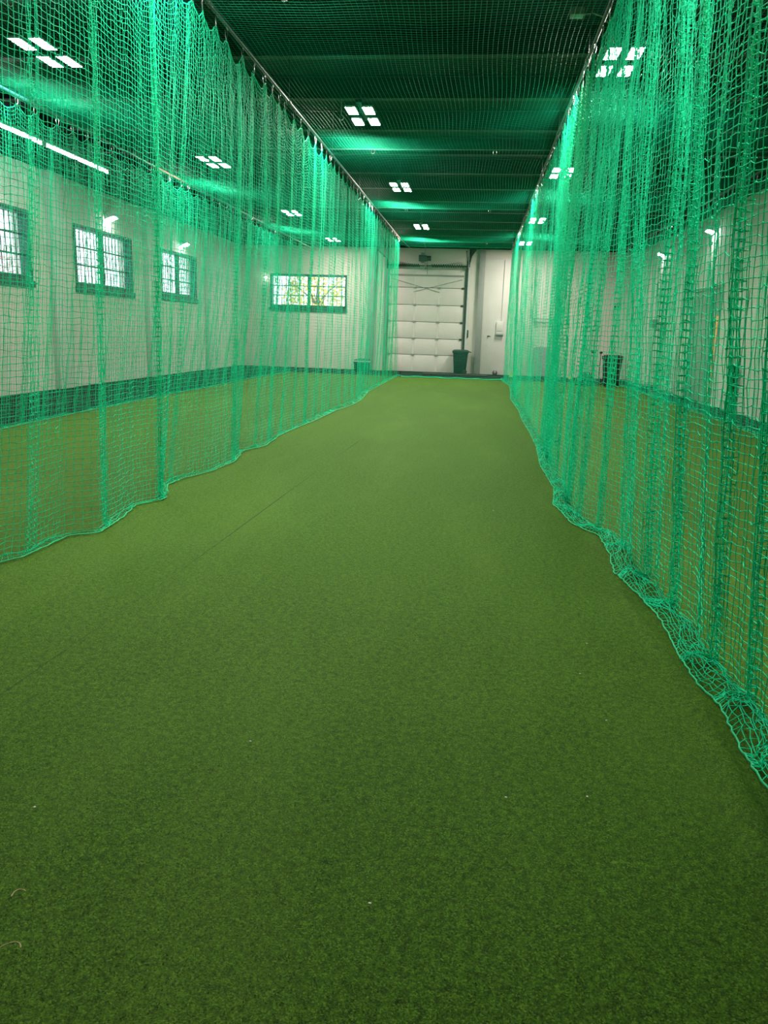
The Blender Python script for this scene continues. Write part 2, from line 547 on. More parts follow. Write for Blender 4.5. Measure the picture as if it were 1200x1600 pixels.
for sx, x in ((-1, DX0 - 0.06), (1, DX1 + 0.06)):
    t = MB()
    t.box(x - 0.035, x + 0.035, YE - 0.12, YE - 0.11, 0, 3.9).box(x - 0.035, x - 0.028, YE - 0.12, YE - 0.06, 0, 3.9).box(x + 0.028, x + 0.035, YE - 0.12, YE - 0.06, 0, 3.9)
    t.build('track', DARKMETAL if sx > 0 else STEEL_GREY, d1)
    pts = [(x, YE - 0.1, 3.85)]
    for k in range(7):
        a = math.pi / 2 * k / 6
        pts.append((x, YE - 0.1 - 0.32 * (1 - math.cos(a)), 3.88 + 0.32 * math.sin(a)))
    pts.append((x, YE - 3.1, 4.22))
    MB().tube(pts, 0.03, 6).build('overhead_track', DARKMETAL, d1)
    box('jamb_angle', x + sx * 0.04, x + sx * 0.10, YE - 0.10, YE - 0.04, 0, 4.65, STEEL_GREY if sx < 0 else WHITEPL, d1)
# gusset bracket above the right track
g = MB()
gx = DX1 + 0.16
g.add([(gx - .05, YE - .10, 4.70), (gx + .28, YE - .10, 4.70), (gx + .05, YE - .10, 4.35), (gx - .05, YE - .10, 3.9), (gx - .05, YE - .05, 4.70), (gx + .28, YE - .05, 4.70), (gx + .05, YE - .05, 4.35), (gx - .05, YE - .05, 3.9)],
      [(0, 1, 2, 3), (7, 6, 5, 4), (0, 4, 5, 1), (1, 5, 6, 2), (2, 6, 7, 3), (3, 7, 4, 0)])
g.build('gusset_bracket', DARKMETAL, d1)
sh = MB().tube([(DX0 - 0.15, YE - 0.2, 3.98), (DX1 + 0.15, YE - 0.2, 3.98)], 0.018, 8)
shaft = sh.build('spring_shaft', DARKMETAL, d1, smooth=True)
for (s0, s1) in ((DX0 + 0.1, -2.35), (-1.9, DX1 - 0.1)):
    n = 140
    pts = []
    for i in range(n + 1):
        a = 2 * math.pi * 14 * i / n
        pts.append((s0 + (s1 - s0) * i / n, YE - 0.2 + 0.05 * math.cos(a), 3.98 + 0.05 * math.sin(a)))
    MB().tube(pts, 0.016, 5).build('torsion_spring', DARKMETAL, shaft, smooth=True)
for x in (DX0 - 0.1, -2.12, DX1 + 0.1):
    box('bearing_plate', x - 0.02, x + 0.02, YE - 0.28, YE - 0.005, 3.88, 4.08, STEEL_GREY, d1)
ref = MB().box(DX0 + 0.05, DX1 - 0.05, YE - 0.075, YE - 0.055, 3.60, 3.66)
ref.build('reinforcing_strut', STEEL_GREY, d1)
ru = MB()  # crossed rods standing in for the X-shaped shadow on the door
for s in (-1, 1):
    ru.tube([(-2.06 + s * 1.35, YE - 0.072, 3.50), (-2.06 - s * 0.5, YE - 0.072, 3.02)], 0.010, 5)
ru.build('x_shadow_rods', STEEL_GREY, d1)

# door opener with chain hoist
op = thing('door_opener', 'dark motor unit mounted above the overhead door', 'door opener', (-2.25, YE - 0.3, 4.1))
box('motor', -0.13, 0.17, -0.12, 0.12, 0.02, 0.24, DARKMETAL, op, 0.02)
MB().lathe([(0.02, 0), (0.09, 0.005), (0.09, 0.16), (0.02, 0.165)], 0.17, 0, 0.13, 16, 'X').build('gearbox', DARKMETAL, op, smooth=True)
box('mounting_bracket', -0.06, 0.06, 0.12, 0.29, -0.02, 0.35, STEEL_GREY, op)
MB().tube([(0.10, 0, 0.24), (0.10, 0, 0.55), (0.0, 0.1, 0.83)], 0.010, 6).build('conduit', STEEL_GREY, op)
MB().tube([(0.2, -0.05, 0.05), (0.205, -0.05, -0.30), (0.21, -0.05, -0.45)], 0.008, 5).build('pull_cord', DARKMETAL, op)

# ---- doorway in the right wall: sage door, left slightly open on a warm room
d2 = link('door_2', None)
tag(d2, 'sage grey doorway in the right wall, ajar on a warm lit room', None, None, 'structure')
y0, y1, _, zt = DOOR2
fr = MB().box(XR - 0.02, XR + 0.3, y0 - 0.05, y0 + 0.02, 0, zt + 0.05).box(XR - 0.02, XR + 0.3, y1 - 0.02, y1 + 0.05, 0, zt + 0.05).box(XR - 0.05, XR + 0.3, y0 - 0.05, y1 + 0.05, zt - 0.02, zt + 0.06)
fr.build('door_frame', DOORGREY, d2)
box('transom_panel', XR - 0.005, XR + 0.04, y0 + 0.02, y1 - 0.02, 2.12, zt - 0.02, DOORGREY, d2)
lf = box('door_leaf', XR - 0.005, XR + 0.04, 20.15, y1 - 0.02, 0.01, 2.11, DOORGREY, d2, 0.005)
MB().tube([(XR - 0.005, 20.25, 1.02), (XR - 0.065, 20.25, 1.02), (XR - 0.065, 20.38, 1.02)], 0.011, 6).build('door_handle', CHROME, lf, smooth=True)
rm = MB()
rm.box(XR + 2.3, XR + 2.4, 18.4, 24.0, -0.012, 2.6).box(XR + 0.3, XR + 2.4, 18.3, 18.4, -0.012, 2.6).box(XR + 0.3, XR + 2.4, 24.0, 24.1, -0.012, 2.6)
rm.box(XR + 0.3, XR + 2.4, 18.3, 24.1, 2.6, 2.7).box(XR, XR + 2.4, 18.3, 24.1, -0.1, -0.013)
tag(rm.build('wall_side_room', WARMWALL), kind='structure', label='warm lit room seen through the doorway gap')
sl = thing('ceiling_bulb', 'warm ceiling bulb inside the side room', 'lamp', (XR + 1.3, 21.0, 2.6))
MB().lathe([(0.06, 0), (0.06, -0.03), (0.025, -0.05), (0.025, -0.08)], n=12).build('bulb_holder', WHITEPL, sl, smooth=True)
MB().lathe([(0.02, -0.08), (0.05, -0.12), (0.06, -0.16), (0.045, -0.2), (0.01, -0.22)], n=14).build('bulb', emit('warm bulb', (1.0, 0.70, 0.36), 520), sl, smooth=True)

# ------------------------------------------------------------------ turf
def turf():
    xs = np.concatenate([np.linspace(-6.72, -2.7, 12), np.linspace(-2.6, 0.6, 33), np.linspace(0.65, 1.5, 48), np.linspace(1.6, 4.95, 12)])
    ys = np.concatenate([np.linspace(YF + 0.4, 1.2, 12), np.linspace(1.25, 6.5, 106), np.linspace(6.7, 27.0, 60)])
    X, Y = np.meshgrid(xs, ys)
    # loose turf edge that has ridden up beside the right hand net
    cx = 0.985 + 0.035 * np.sin(Y * 2.3 + 0.4)
    amp = 0.028 * np.clip((4.9 - Y) / 0.9, 0, 1) * (0.8 + 0.25 * np.sin(Y * 3.1))
    Z = amp * np.exp(-((X - cx) / 0.05) ** 2)
    Z += 0.003 * np.sin(X * 1.9 + 0.6) * np.sin(Y * 1.3)
    nx, ny = len(xs), len(ys)
    verts = np.stack([X.ravel(), Y.ravel(), Z.ravel()], 1)
    faces = [(j * nx + i, j * nx + i + 1, (j + 1) * nx + i + 1, (j + 1) * nx + i) for j in range(ny - 1) for i in range(nx - 1)]
    # vertical edge strip down to the slab
    base = len(verts)
    rim = [(0 * nx + i) for i in range(nx)] + [(j * nx + nx - 1) for j in range(1, ny)] + [((ny - 1) * nx + i) for i in range(nx - 2, -1, -1)] + [(j * nx) for j in range(ny - 2, 0, -1)]
    low = verts[rim].copy(); low[:, 2] = -0.012
    allv = np.concatenate([verts, low])
    R = len(rim)
    faces += [(rim[(i + 1) % R], rim[i], base + i, base + (i + 1) % R) for i in range(R)]
    me = bpy.data.meshes.new('turf')
    me.from_pydata(allv.tolist(), [], faces)
    me.materials.append(TURF)
    me.polygons.foreach_set('use_smooth', [True] * len(me.polygons))
    return me
turf_o = thing('artificial_turf', 'short green artificial turf carpet covering the practice lanes', 'turf')
link('turf_carpet', turf(), turf_o)
# a seam between two turf rolls
sm = MB()
sm.tube([(-1.88, 0.8, -0.001), (-1.86, 2.7, -0.001), (-1.77, 4.3, -0.001), (-1.69, 7, -0.001), (-1.57, 10.5, -0.001)], 0.0028, 4)
sm.build('seam', TURFSEAM, turf_o)
# upstanding fibres of the pile where the lens is close enough to see them
g_ = np.random.default_rng(3)
def fibres():
    n = 80000
    u = g_.uniform(0, 1, n)
    a, b, q = 1.0, 7.0, -1.8
    yy = (a ** q + u * (b ** q - a ** q)) ** (1 / q)
    P = np.stack([g_.uniform(-2.75, 1.12, n), yy], 1)
    n = len(P)
    ang = g_.uniform(0, 2 * np.pi, n)
    wdt = g_.uniform(0.0008, 0.0018, n) * (0.8 + 0.12 * P[:, 1])
    hgt = g_.uniform(0.004, 0.009, n)
    lean = g_.normal(0, 0.007, (n, 2))
    d = np.stack([np.cos(ang), np.sin(ang)], 1) * wdt[:, None]
    cx = 0.985 + 0.035 * np.sin(P[:, 1] * 2.3 + 0.4)
    amp = 0.028 * np.clip((4.9 - P[:, 1]) / 0.9, 0, 1) * (0.8 + 0.25 * np.sin(P[:, 1] * 3.1))
    zb = amp * np.exp(-((P[:, 0] - cx) / 0.05) ** 2) + 0.003 * np.sin(P[:, 0] * 1.9 + 0.6) * np.sin(P[:, 1] * 1.3) - 0.002
    v = np.zeros((n, 3, 3))
    v[:, 0, :2] = P - d; v[:, 1, :2] = P + d; v[:, 2, :2] = P + lean
    v[:, 0, 2] = zb; v[:, 1, 2] = zb; v[:, 2, 2] = zb + hgt
    me = bpy.data.meshes.new('pile')
    me.vertices.add(n * 3); me.loops.add(n * 3); me.polygons.add(n)
    me.vertices.foreach_set('co', v.reshape(-1).astype(np.float32))
    me.loops.foreach_set('vertex_index', np.arange(n * 3, dtype=np.int32))
    me.polygons.foreach_set('loop_start', np.arange(0, n * 3, 3, dtype=np.int32))
    me.update(calc_edges=True)
    me.materials.append(BLADE)
    return me
tag(link('pile_fibres', fibres(), turf_o), kind='stuff')

# ------------------------------------------------------------------ netting
def cords(name, lines, r, m, parent, knots=None):
    """lines: list of (K, N, 3) arrays of polylines; each becomes three-sided cord"""
    V, F = [], []
    off = 0
    r0 = r
    for A in lines:
        if isinstance(A, tuple): A, r = A
        if r0 is None: r0 = r
        K, N, _ = A.shape
        T = np.empty_like(A)
        T[:, 1:-1] = A[:, 2:] - A[:, :-2]
        T[:, 0] = A[:, 1] - A[:, 0]
        T[:, -1] = A[:, -1] - A[:, -2]
        T /= np.linalg.norm(T, axis=2, keepdims=True) + 1e-9
        vert = np.abs(T[..., 2].mean()) > 0.5
        ref = np.zeros_like(T)
        if vert: ref[..., 0] = 1
        else: ref[..., 2] = 1
        Nn = np.cross(T, ref); Nn /= np.linalg.norm(Nn, axis=2, keepdims=True) + 1e-9
        B = np.cross(T, Nn)
        rings = np.stack([A + r * (math.cos(a) * Nn + math.sin(a) * B) for a in (math.pi / 2, math.pi * 7 / 6, math.pi * 11 / 6)], 2)  # K,N,3,3
        V.append(rings.reshape(-1, 3))
        idx = off + np.arange(K * N * 3).reshape(K, N, 3)
        for k in range(3):
            k2 = (k + 1) % 3
            F.append(np.stack([idx[:, :-1, k], idx[:, :-1, k2], idx[:, 1:, k2], idx[:, 1:, k]], -1).reshape(-1, 4))
        off += K * N * 3
    tri_blocks = []
    if knots is not None and len(knots):
        n = len(knots)
        rk = r0 * 1.9
        dirs = np.array([(1, 0, 0), (-1, 0, 0), (0, 1, 0), (0, -1, 0), (0, 0, 1), (0, 0, -1)], float) * rk
        V.append((knots[:, None, :] + dirs[None]).reshape(-1, 3))
        base = off + 6 * np.arange(n)[:, None, None]
        tri = np.array([(0, 2, 4), (2, 1, 4), (1, 3, 4), (3, 0, 4), (2, 0, 5), (1, 2, 5), (3, 1, 5), (0, 3, 5)])
        tri_blocks.append((base + tri[None]).reshape(-1, 3))
    V = np.concatenate(V)
    F = np.concatenate(F)
    me = bpy.data.meshes.new(name)
    nq = len(F); nt_ = sum(len(t) for t in tri_blocks)
    me.vertices.add(len(V))
    me.vertices.foreach_set('co', V.astype(np.float32).reshape(-1))
    loops = np.concatenate([F.reshape(-1)] + [t.reshape(-1) for t in tri_blocks]).astype(np.int32)
    me.loops.add(len(loops))
    me.loops.foreach_set('vertex_index', loops)
    me.polygons.add(nq + nt_)
    st = np.concatenate([np.arange(nq) * 4, nq * 4 + np.arange(nt_) * 3]).astype(np.int32)
    me.polygons.foreach_set('loop_start', st)
    me.update(calc_edges=True)
    me.polygons.foreach_set('use_smooth', np.ones(nq + nt_, bool))
    me.materials.append(m)
    o = link(name, me, parent)
    tag(o, kind='stuff')
    return o

def snoise(a, b, seed, n=5):
    """cheap smooth noise of two coordinates, about -1..1"""
    g = np.random.default_rng(seed)
    out = 0
    for i in range(n):
        fa, fb, ph = g.uniform(-1, 1), g.uniform(-1, 1), g.uniform(0, 6.28)
        out = out + np.sin(a * (0.6 + i * 0.75) * (0.6 + abs(fa)) + b * (0.5 + i * 0.6) * fb * 2 + ph) / (1 + 0.5 * i)
    return out / 2.0

class Plan:
    """plan line of a hanging net: pleats gathered at chosen places, flats swinging between them"""
    def __init__(self, y0, y1, folds, seed, side, slope=0.10):
        g = np.random.default_rng(seed)
        y = np.arange(y0, y1, 0.001)
        x = np.zeros_like(y)
        fl = [f[0] for f in folds]
        self.folds = folds
        # flats: sawtooth between pleats
        edges = [y0] + fl + [y1]
        start = 0.0
        for i in range(len(edges) - 1):
            a, b = edges[i], edges[i + 1]
            s = side * -slope * g.uniform(0.2, 1.5)
            k = (y >= a) & (y < b)
            x[k] += s * (y[k] - (a + b) / 2)
        ker = np.hanning(61); ker /= ker.sum()
        x = np.convolve(np.pad(x, 30, mode='edge'), ker, 'valid')
        for (c, A, w) in folds:
            # a gathered pleat: several tight zigzags packed together
            nz = max(2, int(round(A * 45)))
            am = 0.012 + 0.13 * A * g.uniform(0.8, 1.2)
            ww = w * g.uniform(0.85, 1.2)
            t = (y - c) / ww
            win = np.clip(1.15 - np.abs(t), 0, 0.35) / 0.35
            p1, p2, p3 = g.uniform(0, 6.28, 3)
            ph = t * math.pi * nz + p1 + 0.9 * np.sin(t * 2.3 + p2)
            x += side * am * win * (np.sin(ph) * (0.72 + 0.45 * np.sin(t * 4.1 + p3)) + 0.3 * np.sin(ph * 0.43 + p2))
        x += 0.012 * np.sin(y * 9.1 + g.uniform(0, 6)) + 0.008 * np.sin(y * 17.3 + g.uniform(0, 6))
        self.y, self.x = y, x
        s = np.concatenate([[0], np.cumsum(np.hypot(np.diff(x), np.diff(y)))])
        self.s = s
    def strands(self, m, ya, yb):
        sa, sb = np.interp([ya, yb], self.y, self.s)
        ss = np.arange(sa, sb, m)
        return np.interp(ss, self.s, self.y), np.interp(ss, self.s, self.x)

def rand_folds(y0, y1, sp0, sp1, a0, a1, w0, w1, seed):
    g = np.random.default_rng(seed)
    out = []; y = y0
    while y < y1:
        out.append((y, g.uniform(a0, a1), g.uniform(w0, w1)))
        y += g.uniform(sp0, sp1)
    return out

def hang_net(name, label, x0, plan, edge, seed, side, sections, rr, hooks, puddle, y_end_shift=0.0, droop=1.0, pl_len=0.0, knots_to=0, group='dividing nets'):
    """side +1: the lane lies at smaller x (net puddles toward -x); edge: (ys, xs) of the bottom rope on the turf"""
    root = thing(name, label, 'net', (x0, sections[0][0], 0), group)
    inv = Vector((-x0, -sections[0][0], 0))
    holder = root
    groups_ = []; knots = []
    g = np.random.default_rng(seed)
    ey, ex = np.array([e[1] for e in edge]), np.array([e[0] for e in edge])
    hk = np.array(hooks)
    def top_z(y):
        # the head rope droops between the hooks
        i = np.clip(np.searchsorted(hk, y) - 1, 0, len(hk) - 2)
        a, b = hk[i], hk[i + 1]
        t = np.clip((y - a) / (b - a), 0, 1)
        return ZR - 0.075 - droop * (0.10 + 0.25 * np.maximum(b - a - 0.3, 0)) * 4 * t * (1 - t) * np.where((y > hk[0]) & (y < hk[-1]), 1, 0.3)
    def surf(yu, xu, l, jit):
        """yu, xu (U,) plan; l (R,) lengths from the head rope -> (R,U,3)"""
        Y = np.broadcast_to(yu[None], (len(l), len(yu))).copy()
        PX = np.broadcast_to(xu[None], Y.shape)
        Lh = ZR - 0.12
        v = np.clip(l / Lh, 0, 1)[:, None]
        EX = np.interp(yu, ey, ex)[None]
        pud = puddle(yu)[None]
        FX = EX + side * pud
        amp = 0.55 + 0.6 * np.sin(np.clip(v, 0, 1) * 2.2)
        X = x0 + (FX - x0) * v ** 1.6 + PX * amp + 0.035 * snoise(Y * 1.3, v * 3.0, seed + 1) * np.sin(v * np.pi)
        sc = (top_z(yu) - (ZR - 0.12))[None] * np.exp(-l / 0.45)[:, None]
        Z = (ZR - 0.12) - l[:, None] + sc
        Y = Y + 0.05 * snoise(Y * 1.1, v * 2.2, seed + 2) * v
        if y_end_shift:
            Y = Y + y_end_shift * np.clip((Y - 19.0) / 6.0, 0, 1) ** 2 * v ** 2
        # foot on the turf
        d = l[:, None] - Lh
        on = d > 0
        dl = np.clip(d, 0, None) / max(pl_len, 1e-6)
        lie = np.clip(dl, 0, 1)
        Xf = FX - side * (pud * lie) + PX * 0.55 * (1 - lie) + 0.02 * snoise(Y * 6, lie * 3, seed + 3) * np.sin(lie * np.pi)
        heap = 0.015 + 0.075 * np.sin(np.clip(lie, 0, 1) * np.pi) ** 1.0 * (0.45 + 0.55 * snoise(Y * 5.0, lie * 2, seed + 4)) * np.clip(pud / 0.12, 0, 1)
        X = np.where(on, Xf, X)
        Z = np.where(on, np.maximum(heap, 0.012), np.maximum(Z, 0.015))
        Y = np.where(on, Y + 0.045 * snoise(Y * 7.0, lie * 4, seed + 5) * lie, Y)
        if jit:
            J = g.normal(0, jit, Y.shape + (3,))
            X = X + J[..., 0]; Y = Y + J[..., 1]; Z = Z + J[..., 2] * (Z > 0.03)
        return np.stack([X, Y, Z], -1)
    Ltot = ZR - 0.12 + pl_len
    last = None
    for si, (ya, yb, m, hstep, vstep, jit) in enumerate(sections):
        lines = []
        groups_.append((lines, rr[si]))
        yu, xu = plan.strands(m, ya, yb)
        rows_l = np.arange(0, Ltot + 1e-6, m)
        rows_l[-1] = Ltot
        S = surf(yu, xu, rows_l, jit)
        if hstep > 1:
            H = S[:, ::hstep]
        else:
            H = S
            if jit and ya < 12:      # cords sag a little between knots
                pass
        lines.append(H)
        rs = np.unique(np.concatenate([np.arange(0, len(rows_l), vstep), np.arange(max(0, len(rows_l) - 14), len(rows_l)), np.arange(0, 12, 2)]))
        rs = np.unique(np.append(rs, len(rows_l) - 1))
        lines.append(np.ascontiguousarray(S[rs].transpose(1, 0, 2)))
        if ya < knots_to:
            k = S[:, yu < knots_to].reshape(-1, 3)
            knots.append(k)
        bot = S[-1]; top = S[0]
        last = (bot, top) if last is None else (np.concatenate([last[0], bot]), np.concatenate([last[1], top]))
    off = np.array([x0, sections[0][0], 0.0])
    kn = (np.concatenate(knots) - off) if knots else None
    cords('netting', [(A - off, q) for L_, q in groups_ for A in L_], None, NET, root, kn)
    bot, top = last[0] - off, last[1] - off
    MB().tube(bot.tolist(), 0.0042, 5).build('edge_rope', ROPE, root, smooth=True)
    hr = MB().tube(top[::2].tolist(), 0.005, 5).build('head_rope', NET, root, smooth=True)
    # a hook at every gather of the head rope
    for y in hooks:
        if y < sections[0][0] or y > sections[-1][1]: continue
        o = link('hook', HOOK, hr, (0, y - off[1], ZR))
        o.rotation_euler = (0, 0, rnd.uniform(-0.5, 0.5))
    return root

hb = MB()
pts = []
for k in range(14):
    a = 2 * math.pi * k / 14
    w = 0.020 + 0.008 * math.cos(a)
    pts.append((0.0, w * math.sin(a) * 1.1, -0.045 + 0.056 * math.cos(a)))
hb.tube(pts, 0.0045, 5, closed=True)
hb.tube([(0, 0, -0.10), (0, 0.012, -0.112), (0, 0, -0.126), (0, -0.012, -0.112)], 0.003, 4, closed=True)
HOOK = hb.mesh('hook', CHROME, smooth=True)

def hook_positions(y0, y1, sp0, sp1, seed, given=()):
    g = random.Random(seed)
    out = [h for h in given]
    ys = [y0]
    while ys[-1] < y1: ys.append(ys[-1] + g.uniform(sp0, sp1))
    if out:
        lo, hi = min(out), max(out)
        ys = [y for y in ys if y < lo - 0.2 or y > hi + 0.2] + out
    return sorted(ys)

# --- net on the right of the open lane
edgeR = [(1.12, -0.5), (1.10, 1.5), (1.08, 2.49), (1.07, 2.65), (1.09, 2.91), (1.10, 3.08), (1.06, 3.26), (1.06, 3.62), (1.08, 4.10), (1.05, 4.43), (0.98, 5.03), (1.02, 5.36), (1.02, 5.91),
         (0.86, 6.26), (0.77, 6.96), (0.85, 7.73), (0.82, 9.19), (0.89, 10.71), (0.90, 12.27), (0.88, 14.22), (0.91, 16.05), (0.86, 18.74), (0.98, 22.0), (1.03, 24.06), (0.90, 25.9), (0.86, 27.6)]
foldsR = [(0.9, .10, .05), (1.6, .12, .05), (2.2, .10, .04), (2.62, .11, .045), (3.12, .10, .045), (3.55, .12, .035), (4.36, .14, .05), (4.90, .14, .045), (5.59, .10, .03), (6.17, .11, .03), (6.6, .12, .04), (7.05, .12, .04)]
foldsR += rand_folds(7.5, 11.0, 0.35, 0.55, 0.07, 0.14, 0.03, 0.05, 21) + rand_folds(11.2, 24.0, 0.5, 1.0, 0.05, 0.12, 0.03, 0.05, 26) + rand_folds(24.3, 27.3, 0.3, 0.5, 0.06, 0.12, 0.03, 0.05, 27)
planR = Plan(-0.5, 27.8, foldsR, 11, +1, 0.10)
hooksR = hook_positions(-0.4, 27.6, 0.36, 0.52, 5)
hang_net('divider_net', 'emerald dividing net heaped along the right edge of the open lane', NETX[2], planR, edgeR, 31, +1,
         [(0.6, 11.5, 0.040, 1, 3, 0.0045), (11.5, 27.5, 0.050, 2, 5, 0.003)], (0.0024, 0.0016), hooksR,
         lambda y: np.interp(y, [0, 4.3, 6.5, 9, 28], [0.17, 0.16, 0.14, 0.12, 0.11]), pl_len=0.46, knots_to=6.2)

# --- net on the left of the open lane
edgeL = [(-2.95, 0.0), (-2.95, 3.5), (-2.91, 4.32), (-2.83, 4.50), (-2.82, 5.0), (-2.65, 5.15), (-2.70, 5.56), (-2.78, 5.98), (-2.65, 6.22), (-2.66, 6.38), (-2.86, 6.88), (-2.83, 7.33), (-2.70, 7.74),
         (-2.66, 8.38), (-2.80, 9.13), (-2.65, 9.69), (-2.73, 10.7), (-2.70, 11.56), (-2.63, 12.87), (-2.60, 14.47), (-2.49, 15.47), (-2.48, 16.87), (-2.66, 19.29), (-2.70, 24.23), (-2.42, 27.6)]
foldsL = [(3.2, .08, .05), (4.1, .05, .05), (4.62, .04, .06), (5.33, .10, .05), (6.31, .13, .035), (7.05, .06, .03), (7.7, .05, .05), (8.49, .12, .045), (9.0, .06, .04), (9.5, .09, .04), (10.2, .06, .04), (10.9, .07, .04), (11.6, .07, .04), (12.36, .11, .035)]
foldsL += rand_folds(12.8, 21.0, 0.35, 0.75, 0.05, 0.12, 0.03, 0.05, 22) + rand_folds(21.2, 24.9, 0.2, 0.35, 0.06, 0.14, 0.03, 0.05, 23)
planL = Plan(1.0, 25.4, foldsL, 12, -1, 0.07)
hooksL = hook_positions(1.2, 25.0, 0.34, 0.5, 6, (7.41, 7.77, 8.09, 8.62, 9.06, 9.46, 9.83, 10.17, 10.46, 10.95, 11.33))
hang_net('divider_net', 'emerald dividing net along the left edge of the open lane', NETX[1], planL, edgeL, 41, -1,
         [(2.2, 12.5, 0.040, 1, 3, 0.004), (12.5, 25.2, 0.050, 2, 5, 0.003)], (0.0022, 0.0020), hooksL,
         lambda y: np.interp(y, [0, 12, 14, 17, 28], [0.05, 0.05, 0.14, 0.14, 0.08]), y_end_shift=2.3, pl_len=0.14, knots_to=6.6)

# --- outer nets
edgeO = [(-6.45, 4.0), (-6.51, 9.9), (-6.60, 12.5), (-6.69, 15.7), (-6.62, 19), (-6.68, 22.5), (-6.55, 27.5)]
planO = Plan(4.0, 27.6, rand_folds(4.6, 27.2, 0.35, 0.8, 0.05, 0.13, 0.03, 0.06, 24), 13, -1, 0.05)
hang_net('divider_net', 'green dividing net farthest left, nearest the barred windows', NETX[0], planO, edgeO, 51, -1,
         [(4.4, 27.4, 0.050, 2, 5, 0.003)], (0.0023,), hook_positions(4.4, 27.3, 0.4, 0.6, 8), lambda y: 0.06 + 0 * y, droop=0.7, pl_len=0.14)
edgeQ = [(4.78, 4.0), (4.66, 12.7), (4.76, 16.7), (4.7, 20), (4.8, 24), (4.7, 27.5)]
planQ = Plan(4.0, 27.6, rand_folds(4.6, 27.2, 0.35, 0.8, 0.05, 0.13, 0.03, 0.06, 25), 14, +1, 0.05)
hang_net('divider_net', 'green dividing net farthest right, in front of the sage doorway', NETX[3], planQ, edgeQ, 61, +1,
         [(7.0, 27.4, 0.050, 2, 5, 0.003)], (0.0020,), hook_positions(7.0, 27.3, 0.4, 0.6, 9), lambda y: 0.10 + 0 * y, droop=0.25, pl_len=0.22)

# --- overhead net sagging between the cross cables
CABLES = [1.2, 7.4, 13.25, 19.2, 25.8]
rn = thing('overhead_net', 'green roof net sagging between cross cables above the lanes', 'net', (0, 1.2, ZR))
def roof_z(X, Y):
    c = np.array(CABLES)
    i = np.clip(np.searchsorted(c, Y) - 1, 0, len(c) - 2)
    t = np.clip((Y - c[i]) / (c[i + 1] - c[i]), 0, 1)
    sag = 0.13 * 4 * t * (1 - t)
    nx = np.array(NETX)
    j = np.clip(np.searchsorted(nx, X) - 1, 0, len(nx) - 2)
    s = np.clip((X - nx[j]) / (nx[j + 1] - nx[j]), 0, 1)
    return ZR + 0.02 - sag * (0.35 + 0.65 * np.sin(s * np.pi)) - 0.02 * np.sin(s * np.pi) + 0.012 * snoise(X * 1.5, Y * 1.2, 77)
ya = np.arange(1.2, 27.2, 0.05); xa = np.arange(NETX[0], NETX[3] + 0.01, 0.05)
ysamp = np.arange(1.2, 27.21, 0.4); xsamp = np.linspace(NETX[0], NETX[3], 32)
A1X, A1Y = np.meshgrid(xsamp, ya)
A1 = np.stack([A1X, A1Y + 0.02 * np.sin(A1X * 3 + A1Y), roof_z(A1X, A1Y)], -1)
A2X, A2Y = np.meshgrid(xa, ysamp, indexing='ij')
A2 = np.stack([A2X + 0.02 * np.sin(A2Y * 2 + A2X), A2Y, roof_z(A2X, A2Y)], -1)
o_ = np.array([0, 1.2, ZR])
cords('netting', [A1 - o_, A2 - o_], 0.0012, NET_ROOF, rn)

# --- thin net closing the far end of the lane
en = thing('end_net', 'thin green end net hanging across the far end of the lane', 'net', ((NETX[1] + NETX[2]) / 2, 27.1, 0))
xe = np.arange(-1.75, 1.76, 0.05); ze = np.arange(0.02, ZR, 0.05)
ox = (NETX[1] + NETX[2]) / 2
EX_, EZ_ = np.meshgrid(xe, np.linspace(0.02, ZR, 18), indexing='ij')
E1 = np.stack([EX_ + 0.015 * np.sin(EZ_ * 2 + EX_ * 3), 0.06 * np.sin(EX_ * 5) * (1 - EZ_ / ZR) - 0.25 * (1 - EZ_ / ZR) ** 3, EZ_], -1)
FX_, FZ_ = np.meshgrid(np.linspace(-1.75, 1.75, 36), ze)
E2 = np.stack([FX_ + 0.015 * np.sin(FZ_ * 2 + FX_ * 3), 0.06 * np.sin(FX_ * 5) * (1 - FZ_ / ZR) - 0.25 * (1 - FZ_ / ZR) ** 3, FZ_ + 0.01 * np.sin(FX_ * 6)], -1)
cords('netting', [E1, E2], 0.0011, NET, en)
MB().tube([(x, 0.06 * math.sin(x * 5) - 0.27, 0.018 + 0.008 * math.sin(x * 9)) for x in np.linspace(-1.75, 1.75, 60)], 0.018, 6).build('edge_rope', NET, en, smooth=True)
MB().tube([(-1.79, 0, ZR), (1.79, 0, ZR)], 0.006, 6).build('head_rope', NET, en)

# ------------------------------------------------------------------ rails and cables
def rail(x, y0, y1, label, patches=()):
    root = thing('net_rail', label, 'rail', (x, y0, ZR), 'net rails')
    bars = []
    y = y0
    g = random.Random(int(y0 * 10 + x * 7))
    cuts = sorted({y0, y1, *[p[0] for p in patches], *[p[1] for p in patches]})
    for a, b in zip(cuts[:-1], cuts[1:]):
        m = RAILM
        for p in patches:
            if a >= p[0] - 1e-6 and b <= p[1] + 1e-6: m = p[2]
        MB().tube([(0, a - y0, 0.03), (0, b - y0, 0.03)], 0.019, 10).build('pipe', m, root, smooth=True)
    k = y0 + 0.5
    while k < y1:
        c = MB().lathe([(0.024, -0.05), (0.027, -0.04), (0.027, 0.04), (0.024, 0.05)], 0, k - y0, 0.03, 10, 'Y')
        cl = c.build('coupling', RAILM, root, smooth=True)
        MB().tube([(0, k - y0, 0.06), (0, k - y0, ZC - ZR)], 0.006, 5).build('hanger_rod', DARKMETAL, root)
        k += 3.05
    return root
rail(NETX[1], 1.0, 25.2, 'steel net rail over the left edge of the open lane', [(13.2, 15.4, RAILBLUE), (23.2, 25.2, RAILPINK)])
